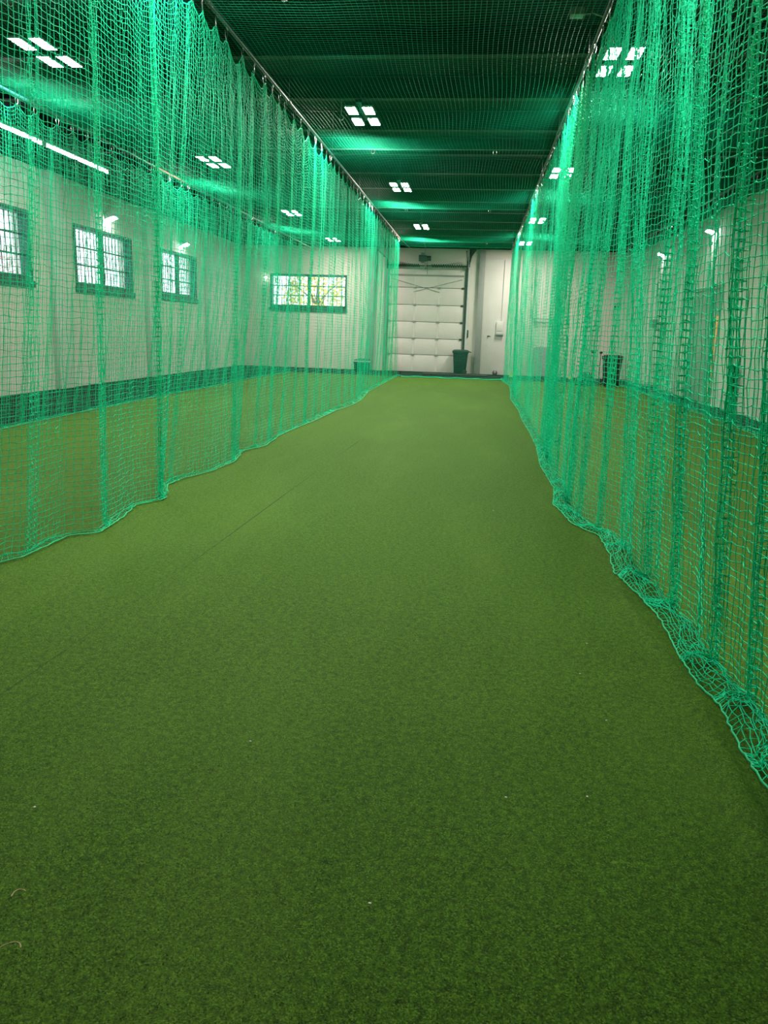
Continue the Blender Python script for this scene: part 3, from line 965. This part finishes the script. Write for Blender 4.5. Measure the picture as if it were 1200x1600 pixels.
rail(NETX[2], -0.5, 27.9, 'steel net rail over the right edge of the open lane')
rail(NETX[0], 4.0, 28.3, 'steel net rail nearest the barred windows', [(8.0, 10.6, RAILBLUE), (14.6, 16.2, RAILPINK)])
rail(NETX[3], 6.5, 28.3, 'steel net rail nearest the sage doorway wall')
names_ = ['nearest', 'second', 'third', 'fourth', 'farthest']
for i, y in enumerate(CABLES):
    c = thing('cross_cable', f'thin steel cross cable carrying the roof net, {names_[i]} of five', 'cable', (0, y, ZR + 0.03), 'cross cables')
    n = 24
    MB().tube([(NETX[0] + (NETX[3] - NETX[0]) * k / n, 0, 0) for k in range(n + 1)], 0.005, 5).build('wire', CABLE, c)
    for x in (-4.4, -1.85, 1.0 - 0.9, 2.8):
        rp = [(x + 0.028 * math.sin(a), 0, -0.035 + 0.035 * math.cos(a)) for a in np.linspace(0, 2 * math.pi, 13)[:-1]]
        MB().tube(rp, 0.006, 5, closed=True).build('ring', CHROME, c, smooth=True)
# stay wire from the left rail end to the far wall
st = MB().tube([(NETX[1], 25.2, ZR + 0.03), (-2.4, 27.5, ZR - 0.08), (-2.3, YE - 0.1, ZR + 0.1)], 0.006, 5).build('stay_wire', CABLE)
tag(st, 'thin stay wire running from the left rail end to the far wall', 'cable')

# S hooks hanging from the roof steel
def s_hook(x, y, z0, label, up=0.0):
    o = thing('hanging_hook', label, 'hook', (x, y, z0), 'hooks hanging from the roof')
    MB().tube([(0, 0, up), (0, 0, -0.22)], 0.008, 5).build('shank', STEEL_GREY, o)
    MB().tube([(0.035 * math.sin(a), 0, -0.255 + 0.035 * math.cos(a)) for a in np.linspace(0, 4.6, 10)], 0.008, 5).build('bend', STEEL_GREY, o, smooth=True)
s_hook(-2.28, 12.7, 4.93, 'open steel hook hanging left of the nearest central light')
s_hook(-7.6, 14.55, 4.55, 'steel hook hanging below the joint of the tube lights', 0.39)

# junction box under the roof beside the right rail
jb = thing('junction_box', 'grey junction box with curved conduit under the dark roof', 'junction box', (0.85, 9.35, 4.83))
box('housing', -0.07, 0.07, -0.07, 0.07, 0, 0.07, STEEL_GREY, jb, 0.006)
MB().tube([(0.07, 0, 0.03), (0.18, 0.02, 0.04), (0.28, 0.06, 0.02), (0.36, 0.10, -0.04)], 0.008, 6).build('conduit', STEEL_GREY, jb, smooth=True)

# ------------------------------------------------------------------ lights
def lamp_proto():
    h = MB()
    for sx in (-1, 1):
        for sy in (-1, 1):
            h.box(sx * 0.125 - 0.08, sx * 0.125 + 0.08, sy * 0.30 - 0.20, sy * 0.30 + 0.20, 0.025, 0.06, 0.008)
    h.box(-0.05, 0.05, -0.50, 0.50, 0.06, 0.11, 0.01)
    h.box(-0.20, 0.20, -0.05, 0.05, 0.06, 0.085)
    hm = h.mesh('housing', DARKMETAL, smooth=True)
    p = MB().box(-0.072, 0.072, -0.19, 0.19, 0, 0.026)
    p.mi = [0 if k == 0 else 1 for k in range(6)]
    pm = p.mesh('led_panel', [PANEL, LAMPBODY])
    r = MB()
    r.tube([(0, 0, 0.10), (0, 0, 0.62)], 0.006, 5)
    rm_ = r.mesh('hanger', DARKMETAL)
    return hm, pm, rm_
HM, PM, RM = lamp_proto()
def high_bay(x, y, label):
    o = thing('high_bay_light', label, 'ceiling light', (x, y, 4.63), 'four-panel roof lights')
    hs = link('housing', HM, o)
    for sx in (-1, 1):
        for sy in (-1, 1):
            link('led_panel', PM, hs, (sx * 0.125, sy * 0.30, 0))
    for sy in (-1, 1):
        link('hanger', RM, o, (0, sy * 0.25, 0))
    return o
ORD = ['nearest', 'second', 'third', 'fourth']
for i, y in enumerate((9.7, 15.75, 22.3, 28.5)):
    high_bay(-5.35, y, f'bright four-panel roof light above the left net, {ORD[i]} of its row')
for i, y in enumerate((12.45, 18.2, 24.7)):
    high_bay(-1.9, y, f'bright four-panel roof light over the open lane, {ORD[i]} of its row')
for i, y in enumerate((10.15, 16.5, 23.0, 28.5)):
    high_bay(1.45, y, f'bright four-panel roof light behind the right net, {ORD[i]} of its row')
high_bay(-1.9, 6.2, 'four-panel roof light over the lane just above the view')
high_bay(1.45, 3.8, 'four-panel roof light behind the right net just above the view')
high_bay(-5.35, 3.4, 'four-panel roof light beyond the upper left of the view')

def strip(y, label):
    o = thing('strip_light', label, 'tube light', (-8.0, y, 4.6), 'tube lights on the left')
    ch = box('channel', -0.06, 0.06, -1.22, 1.22, 0.03, 0.10, LAMPBODY, o, 0.008)
    MB().tube([(0, -1.2, 0), (0, 1.2, 0)], 0.022, 10).build('tube', TUBEM, o, smooth=True)
    for s in (-1, 1):
        box('socket', -0.03, 0.03, s * 1.22 - 0.02, s * 1.22 + 0.02, -0.03, 0.04, WHITEPL, ch)
        MB().tube([(0, s * 0.9, 0.10), (0, s * 0.9, ZC - 4.6)], 0.005, 5).build('hanger_rod', DARKMETAL, o)
strip(12.9, 'long white tube light running off the left photo edge')
strip(15.45, 'long white tube light ending beside the window lamps')

def wall_lamp(x, y, z, nx, label):
    """flood lamp on a side wall, nx: +1 faces +x"""
    o = thing('wall_light', label, 'wall light', (x, y, z), 'wall flood lamps')
    box('back_plate', 0, nx * 0.03, -0.10, 0.10, -0.10, 0.12, LAMPBODY, o, 0.006)
    hd = MB()
    hd.add([(nx * .03, -.13, .10), (nx * .20, -.13, .06), (nx * .22, -.13, -.02), (nx * .03, -.13, -.09), (nx * .03, .13, .10), (nx * .20, .13, .06), (nx * .22, .13, -.02), (nx * .03, .13, -.09)],
           [(0, 1, 2, 3), (7, 6, 5, 4), (0, 4, 5, 1), (1, 5, 6, 2), (2, 6, 7, 3), (3, 7, 4, 0)])
    hd = hd.build('head', LAMPBODY, o)
    ln = MB()
    ln.add([(nx * .225, -.11, -.025), (nx * .04, -.11, -.095), (nx * .05, -.11, -.125), (nx * .235, -.11, -.05), (nx * .225, .11, -.025), (nx * .04, .11, -.095), (nx * .05, .11, -.125), (nx * .235, .11, -.05)],
           [(0, 1, 2, 3), (7, 6, 5, 4), (0, 4, 5, 1), (1, 5, 6, 2), (2, 6, 7, 3), (3, 7, 4, 0)])
    ln.build('lens', WLAMP, hd)
    return o
wall_lamp(XL, 14.4, 4.1, 1, 'wall flood lamp above the window at the left photo edge')
wall_lamp(XL, 19.45, 4.1, 1, 'bright wall flood lamp above the middle left window')
wall_lamp(XL, 24.4, 4.0, 1, 'bright wall flood lamp above the left window nearest the corner')
a_ = wall_lamp(XR, 20.9, 4.22, -1, 'bright wall flood lamp above the sage doorway on the right')
b_ = wall_lamp(XR, 26.2, 4.18, -1, 'bright wall flood lamp with conduit on the right wall, farther one')
MB().tube([(-0.02, 0.0, -0.1), (-0.02, 0.1, -1.0), (-0.02, 0.22, -2.0)], 0.014, 6).build('conduit', WHITEPL, b_, smooth=True)
sp = thing('small_lamp', 'small white lamp on the far wall beside its window', 'wall light', (-8.36, YE, 3.40))
MB().lathe([(0.05, 0), (0.05, -0.04), (0.03, -0.06)], 0, 0, 0, 12, 'Y').build('base', WHITEPL, sp, smooth=True)
MB().lathe([(0.03, -0.06), (0.055, -0.09), (0.05, -0.13), (0.015, -0.15)], 0, 0, 0, 14, 'Y').build('globe', emit('small lamp globe', (1, .97, .9), 14), sp, smooth=True)

# ------------------------------------------------------------------ things along the far wall
def wheelie_bin(name, label, loc, m, w=0.29, d=0.33, h=0.93, rot=0.0, mesh_rim=None):
    o = thing(name, label, 'bin', loc, None)
    o.rotation_euler = (0, 0, rot)
    MB().loft([(0, 0, 0.03, w * .74, d * .74, .05), (0, 0, 0.06, w * .78, d * .78, .05), (0, 0, h * .86, w * .97, d * .97, .05), (0, 0, h * .86, w * 1.05, d * 1.05, .06), (0, 0, h * .91, w * 1.06, d * 1.06, .06)]).build('body', m, o, smooth=True)
    lid = MB().loft([(0, 0, h * .915, w * 1.08, d * 1.08, .06), (0, 0, h * .95, w * 1.08, d * 1.08, .06), (0, 0.01, h * .99, w * .9, d * .9, .10), (0, 0.01, h, w * .6, d * .6, .10)]).build('lid', m, o, smooth=True)
    MB().tube([(w * 1.05, -d * .6, h * .93), (w * 1.36, -d * .6, h * .90), (w * 1.36, d * .6, h * .90), (w * 1.05, d * .6, h * .93)], 0.018, 6).build('handle', m, lid, smooth=True)
    for s in (-1, 1):
        MB().lathe([(0.02, -.025), (0.085, -.025), (0.09, 0), (0.085, .025), (0.02, .025)], w * .62, s * d * .80, 0.09, 14, 'Y').build('wheel', RUBBER, o, smooth=True)
    return o
wheelie_bin('wheelie_bin', 'dark green wheelie bin standing before the overhead door', (-0.62, 30.1, -0.012), GREENPL)
mt = box('rubber_mat', -2.0, 0.45, 28.9, 29.7, -0.012, 0.03, RUBBER, None, 0.01)
tag(mt, 'dark rubber mat strip lying before the overhead door', 'mat')

# low tub with a pale rim and a lid, behind the left net
tb = thing('storage_tub', 'teal storage tub with pale rim by the far wall', 'tub', (-4.42, 30.05, -0.012))
MB().loft([(0, 0, 0.0, .25, .22, .04), (0, 0, 0.02, .26, .23, .04), (0, 0, 0.34, .30, .26, .05)]).build('body', TEALPL, tb, smooth=True)
MB().loft([(0, 0, 0.34, .325, .285, .05), (0, 0, 0.385, .33, .29, .05)]).build('rim', WHITEPL, tb, smooth=True)
MB().loft([(0, 0, 0.386, .30, .26, .05), (0.03, 0, 0.43, .27, .24, .06), (0.06, 0, 0.46, .17, .16, .06)]).build('lid', TEALPL, tb, smooth=True)
for s in (-1, 1):
    box('grip', s * .29 - .02, s * .29 + .02, -.08, .08, .24, .29, TEALPL, tb, .008)

# door control and electrical box
dc = thing('door_control', 'small black push-button control beside the overhead door', 'switch', (-0.44, YE - 0.005, 1.38))
cs = box('case', -0.06, 0.06, -0.07, 0, 0, 0.27, BLACKPL, dc, 0.012)
for k in range(3):
    MB().lathe([(0.018, 0), (0.018, -0.015), (0.012, -0.02)], 0, -0.07, 0.06 + 0.075 * k, 12, 'Y').build('button', (GREYPL, GREYPL, WHITEPL)[k], cs, smooth=True)
MB().tube([(0.0, -0.03, 0.27), (0.0, -0.03, 3.2)], 0.012, 6).build('conduit', WHITEPL, dc)
eb = thing('electrical_box', 'pale electrical box with conduit on the far wall', 'electrical box', (0.80, YE - 0.055, 1.55))
ec = box('case', -0.13, 0.13, -0.10, 0, 0, 0.46, WHITEPL, eb, 0.01)
box('cover', -0.11, 0.11, -0.112, -0.10, 0.10, 0.44, PILASTER, ec, 0.004)
box('base_tray', -0.15, 0.15, -0.13, 0, -0.05, 0.0, STEEL_GREY, eb, 0.006)
MB().tube([(0.06, -0.05, 0.46), (0.06, -0.05, 2.7)], 0.014, 6).build('conduit', WHITEPL, eb)
hk = thing('wall_stud', 'tiny dark fitting on the far wall right of the column', 'fitting', (0.38, YE - 0.05, 1.45))
MB().lathe([(0.03, 0), (0.03, -0.03), (0.02, -0.05), (0.005, -0.055)], n=10, axis='Y').build('knob', DARKMETAL, hk, smooth=True)
box('strap', 0.03, 0.09, -0.02, 0, -0.01, 0.012, DARKMETAL, hk)

bl = thing('ball', 'small dark ball by the foot of the far wall', 'ball', (0.72, 30.3, -0.012))
MB().lathe([(0.005, 0.0), (0.05, 0.012), (0.085, 0.05), (0.10, 0.10), (0.085, 0.15), (0.05, 0.188), (0.005, 0.2)], n=16).build('shell', mat('mauve leather', (0.16, 0.12, 0.15), 0.5, noise=0.2, scale=10), bl, smooth=True)
MB().lathe([(0.0995, -0.006), (0.103, 0.0), (0.0995, 0.006)], 0, 0, 0.10, 16, 'X').build('seam', WHITEPL, bl, smooth=True)

def cone(x, y, label):
    o = thing('marker_cone', label, 'cone', (x, y, -0.012), 'marker cones')
    MB().box(-0.09, 0.09, -0.09, 0.09, 0, 0.015, 0.004).build('base', YELLOW, o)
    MB().lathe([(0.07, 0.015), (0.05, 0.08), (0.03, 0.15), (0.022, 0.19)], n=14).build('cone', YELLOW, o, smooth=True)
cone(1.33, 29.7, 'small yellow-green cone at the far foot of the right net')
cone(3.55, 30.0, 'small yellow-green cone farther right along the end wall')

# grey rounded board and a stick beside it, shelf above
gb = thing('rounded_board', 'tall grey board with rounded top leaning on the far wall', 'board', (2.43, 30.28, -0.012))
pr = [(-.30, 0), (.30, 0), (.30, 1.02)] + [(.20 + .10 * math.cos(a), 1.02 + .10 * math.sin(a)) for a in np.linspace(0, math.pi / 2, 6)] + [(-.20 - .10 * math.sin(a), 1.02 + .10 * math.cos(a)) for a in np.linspace(0, math.pi / 2, 6)]
n = len(pr)
gm = MB().add([(p[0], 0 + 0.18 * p[1], p[1]) for p in pr] + [(p[0], 0.05 + 0.18 * p[1], p[1]) for p in pr],
              [tuple(range(n)), tuple(range(2 * n - 1, n - 1, -1))] + [(i, (i + 1) % n, n + (i + 1) % n, n + i) for i in range(n)])
gm.build('panel', GREYPL, gb)
box('foot', -.28, .28, -.06, .10, 0, .04, BLACKPL, gb, .01)
sk = thing('stick', 'dark thin bat-like stick leaning beside the grey board', 'stick', (2.97, 30.3, -0.012))
MB().tube([(0, 0, 0.01), (0, 0.10, 0.5), (0, 0.125, 0.62)], [0.025, 0.025, 0.014], 8).build('blade', DARKMETAL, sk, smooth=True)
MB().tube([(0, 0.125, 0.62), (0, 0.16, 0.78)], 0.013, 8).build('grip', BLACKPL, sk, smooth=True)
sf = thing('wall_shelf', 'narrow two-bar metal rack on the far wall behind the right net', 'rack', (2.55, YE - 0.01, 2.0))
for z in (0.03, 0.15):
    MB().tube([(-0.52, -0.14, z), (0.52, -0.14, z)], 0.018, 6).build('bar', STEEL_GREY, sf)
for x in (-0.45, 0.45):
    box('bracket', x - 0.015, x + 0.015, -0.16, 0, 0.0, 0.18, STEEL_GREY, sf)

# ------------------------------------------------------------------ things in the right hand lane and on the right wall
wheelie_bin('wheelie_bin', 'black wheelie bin standing beyond the right net', (4.30, 25.6, 0.004), BLACKPL, 0.24, 0.28, 1.0, 1.2)
bg = thing('kit_bag', 'dark slumped kit bag left of the black bin', 'bag', (3.52, 26.0, 0.004))
MB().loft([(0, 0, 0, .26, .18, .10), (0, 0, .08, .31, .22, .14), (0.02, 0, .22, .28, .20, .14), (0.05, 0, .33, .17, .12, .1), (0.06, 0, .37, .06, .05, .04)]).build('body', BAG, bg, smooth=True)
MB().tube([(-0.15, -0.1, .28), (-0.05, -0.14, .42), (0.12, -0.14, .42), (0.2, -0.1, .28)], 0.014, 6).build('strap', BAG, bg, smooth=True)
bm2 = thing('trolley', 'dark upright trolley with two knobs beside the kit bag', 'trolley', (3.95, 26.6, 0.004))
MB().tube([(-0.12, 0, 0.1), (-0.12, 0, 1.02)], 0.014, 6).build('upright', DARKMETAL, bm2)
MB().tube([(0.12, 0, 0.1), (0.12, 0, 1.02)], 0.014, 6).build('upright', DARKMETAL, bm2)
box('toe_plate', -0.2, 0.2, -0.2, 0.05, 0.0, 0.02, DARKMETAL, bm2)
for x in (-0.12, 0.12):
    MB().lathe([(0.01, 0), (0.05, 0.02), (0.055, 0.05), (0.03, 0.085), (0.005, 0.09)], x, 0, 1.0, 12).build('knob', BLACKPL, bm2, smooth=True)
    MB().lathe([(0.02, -.02), (0.10, -.02), (0.10, .02), (0.02, .02)], x * 1.4, 0.05, 0.10, 14, 'X').build('wheel', RUBBER, bm2, smooth=True)
box('crossbar', -0.12, 0.12, -0.012, 0.012, 0.6, 0.63, DARKMETAL, bm2)
def crate(x, y, label, m, w, d, h):
    o = thing('tray', label, 'tray', (x, y, 0.0), 'trays on the right')
    MB().box(-w, w, -d, d, 0, 0.02).box(-w, -w + .02, -d, d, .02, h).box(w - .02, w, -d, d, .02, h).box(-w + .02, w - .02, -d, -d + .02, .02, h).box(-w + .02, w - .02, d - .02, d, .02, h).build('tray_body', m, o)
    MB().box(-w - .015, w + .015, -d - .015, -d + .005, h - .02, h).box(-w - .015, w + .015, d - .005, d + .015, h - .02, h).build('rim', WHITEPL, o)
crate(5.22, 24.6, 'dark shallow tray right of the black bin', BLACKPL, .28, .2, .16)
crate(5.28, 23.0, 'shallow tray with pale rim by the right wall', GREYPL, .28, .25, .10)

rl = thing('rolled_mat', 'dark green padded roll standing against the right wall', 'roll', (XR - 0.13, 17.75, -0.012))
MB().lathe([(0.07, 0), (0.10, 0.015), (0.105, 0.1), (0.105, 0.9), (0.095, 0.985), (0.05, 1.01)], n=18).build('roll', CUSHION, rl, smooth=True)
for z in (0.25, 0.75):
    MB().lathe([(0.106, -0.02), (0.109, 0), (0.106, 0.02)], 0, 0, z, 18).build('strap', BLACKPL, rl, smooth=True)
cb = tag(MB().tube([(XR - 0.01, 17.78, 1.0), (XR - 0.01, 17.8, 1.75), (XR - 0.01, 17.8, 2.6)], 0.008, 5).build('wall_cable', DARKMETAL), 'thin dark cable down the wall above the padded roll', 'cable')
wb = thing('wall_box', 'grey utility box under the conduit of the farther right lamp', 'utility box', (XR, 26.6, 1.9))
box('case', -0.14, 0, -0.35, 0.25, 0, 0.25, GREYPL, wb, 0.01)
bd = box('cover', -0.155, -0.14, -0.32, 0.22, 0.03, 0.22, STEEL_GREY, wb, 0.004)
MB().lathe([(0.015, 0), (0.015, -0.02)], -0.155, 0.15, 0.12, 8, 'X').build('latch', DARKMETAL, bd)
ot = thing('wall_socket', 'pair of small black sockets high on the far wall corner', 'socket', (5.09, YE, 2.6))
for x in (-0.05, 0.05):
    box('socket', x - 0.035, x + 0.035, -0.04, 0, 0, 0.11, BLACKPL, ot, 0.006)
box('plate', -0.11, 0.11, -0.012, 0, -0.02, 0.13, WHITEPL, ot, 0.004)

# small litter on the turf
for i, (x, y) in enumerate(((0.22, 6.6), (0.55, 3.33), (0.60, 2.9), (0.63, 3.7), (0.18, 2.3), (-0.2, 1.75), (0.45, 2.35), (-1.3, 2.0), (-0.75, 2.5), (-2.0, 1.62))):
    o = MB().box(-0.0042, 0.0042, -0.003, 0.003, 0, 0.003, 0.0006).build('paper_scrap', PILASTER, None, loc=(x, y, 0.008))
    o.rotation_euler = (0.1, 0.15, rnd.uniform(0, 3))
    tag(o, 'tiny pale scrap lying on the turf pile', 'scrap', 'pale scraps on the turf')

for (x, y, a, lab) in ((-1.05, 1.46, 0.3, 'pale curled dry fibre on the turf at the lower left'), (-1.13, 1.63, 1.0, 'pale straight dry fibre on the turf at the left edge')):
    o = MB().tube([(0.03 * math.cos(t) * (1 if a < 0.5 else 0.8), 0.018 * math.sin(t * 1.4), 0.002 + 0.003 * t) for t in np.linspace(0, 2.2, 8)], 0.0016, 5).build('dry_fibre', DRY, None, True, (x, y, 0.008))
    o.rotation_euler = (0, 0, a)
    tag(o, lab, 'fibre', 'dry fibres on the turf')

# ------------------------------------------------------------------ outdoors, seen through the panes
gr = box('ground_outside', -45, 45, YE + 0.4, 75, -0.4, -0.3, GRAVEL)
tag(gr, 'pale gravel yard outside the far window', kind='structure')
gl = box('ground_outside', -60, XL - 0.4, -20, YE + 0.4, -0.4, -0.3, GRAVEL)
tag(gl, 'pale gravel yard outside the left windows', kind='structure')
def tree(x, y, h, m, label, seed):
    o = thing('autumn_tree', label, 'tree', (x, y, -0.3), 'trees outside')
    g = np.random.default_rng(seed)
    tr = MB().tube([(0, 0, 0), (0.1, 0.05, h * .35), (0.0, 0.1, h * .6), (0.1, 0, h * .85)], [.18, .14, .09, .03], 8)
    for k in range(7):
        a = g.uniform(0, 6.28); z = h * g.uniform(.3, .6)
        tr.tube([(0.05, 0.05, z), (0.8 * math.cos(a), 0.8 * math.sin(a), z + .7), (1.6 * math.cos(a), 1.6 * math.sin(a), z + 1.2)], [.06, .04, .015], 6)
    tr.build('trunk', BARK, o, smooth=True)
    N = 1500
    d = g.normal(0, 1, (N, 3)); d /= np.linalg.norm(d, axis=1, keepdims=True)
    c = d * (g.uniform(.3, 1, N) ** .5)[:, None] * np.array([h * .36, h * .36, h * .34]) + np.array([0, 0, h * .62])
    vs_, fs_ = [], []
    for i in range(N):
        u = g.normal(0, 1, 3); u /= np.linalg.norm(u)
        w = np.cross(u, g.normal(0, 1, 3)); w /= np.linalg.norm(w)
        s = g.uniform(.06, .13)
        b = len(vs_)
        vs_ += [c[i] - u * s, c[i] + w * s * .55, c[i] + u * s, c[i] - w * s * .55]
        fs_.append((b, b + 1, b + 2, b + 3))
    f = MB().add(vs_, fs_)
    tag(f.build('foliage', m, o), kind='stuff')
tree(-8.3, 40.0, 5.2, LEAFY, 'yellow autumn tree outside the far window', 1)
tree(-5.2, 43.0, 5.4, LEAFR, 'dusty pink tree outside the far window', 2)
tree(-22.0, 36.0, 5.6, LEAFR, 'dusty pink tree outside the left windows', 3)
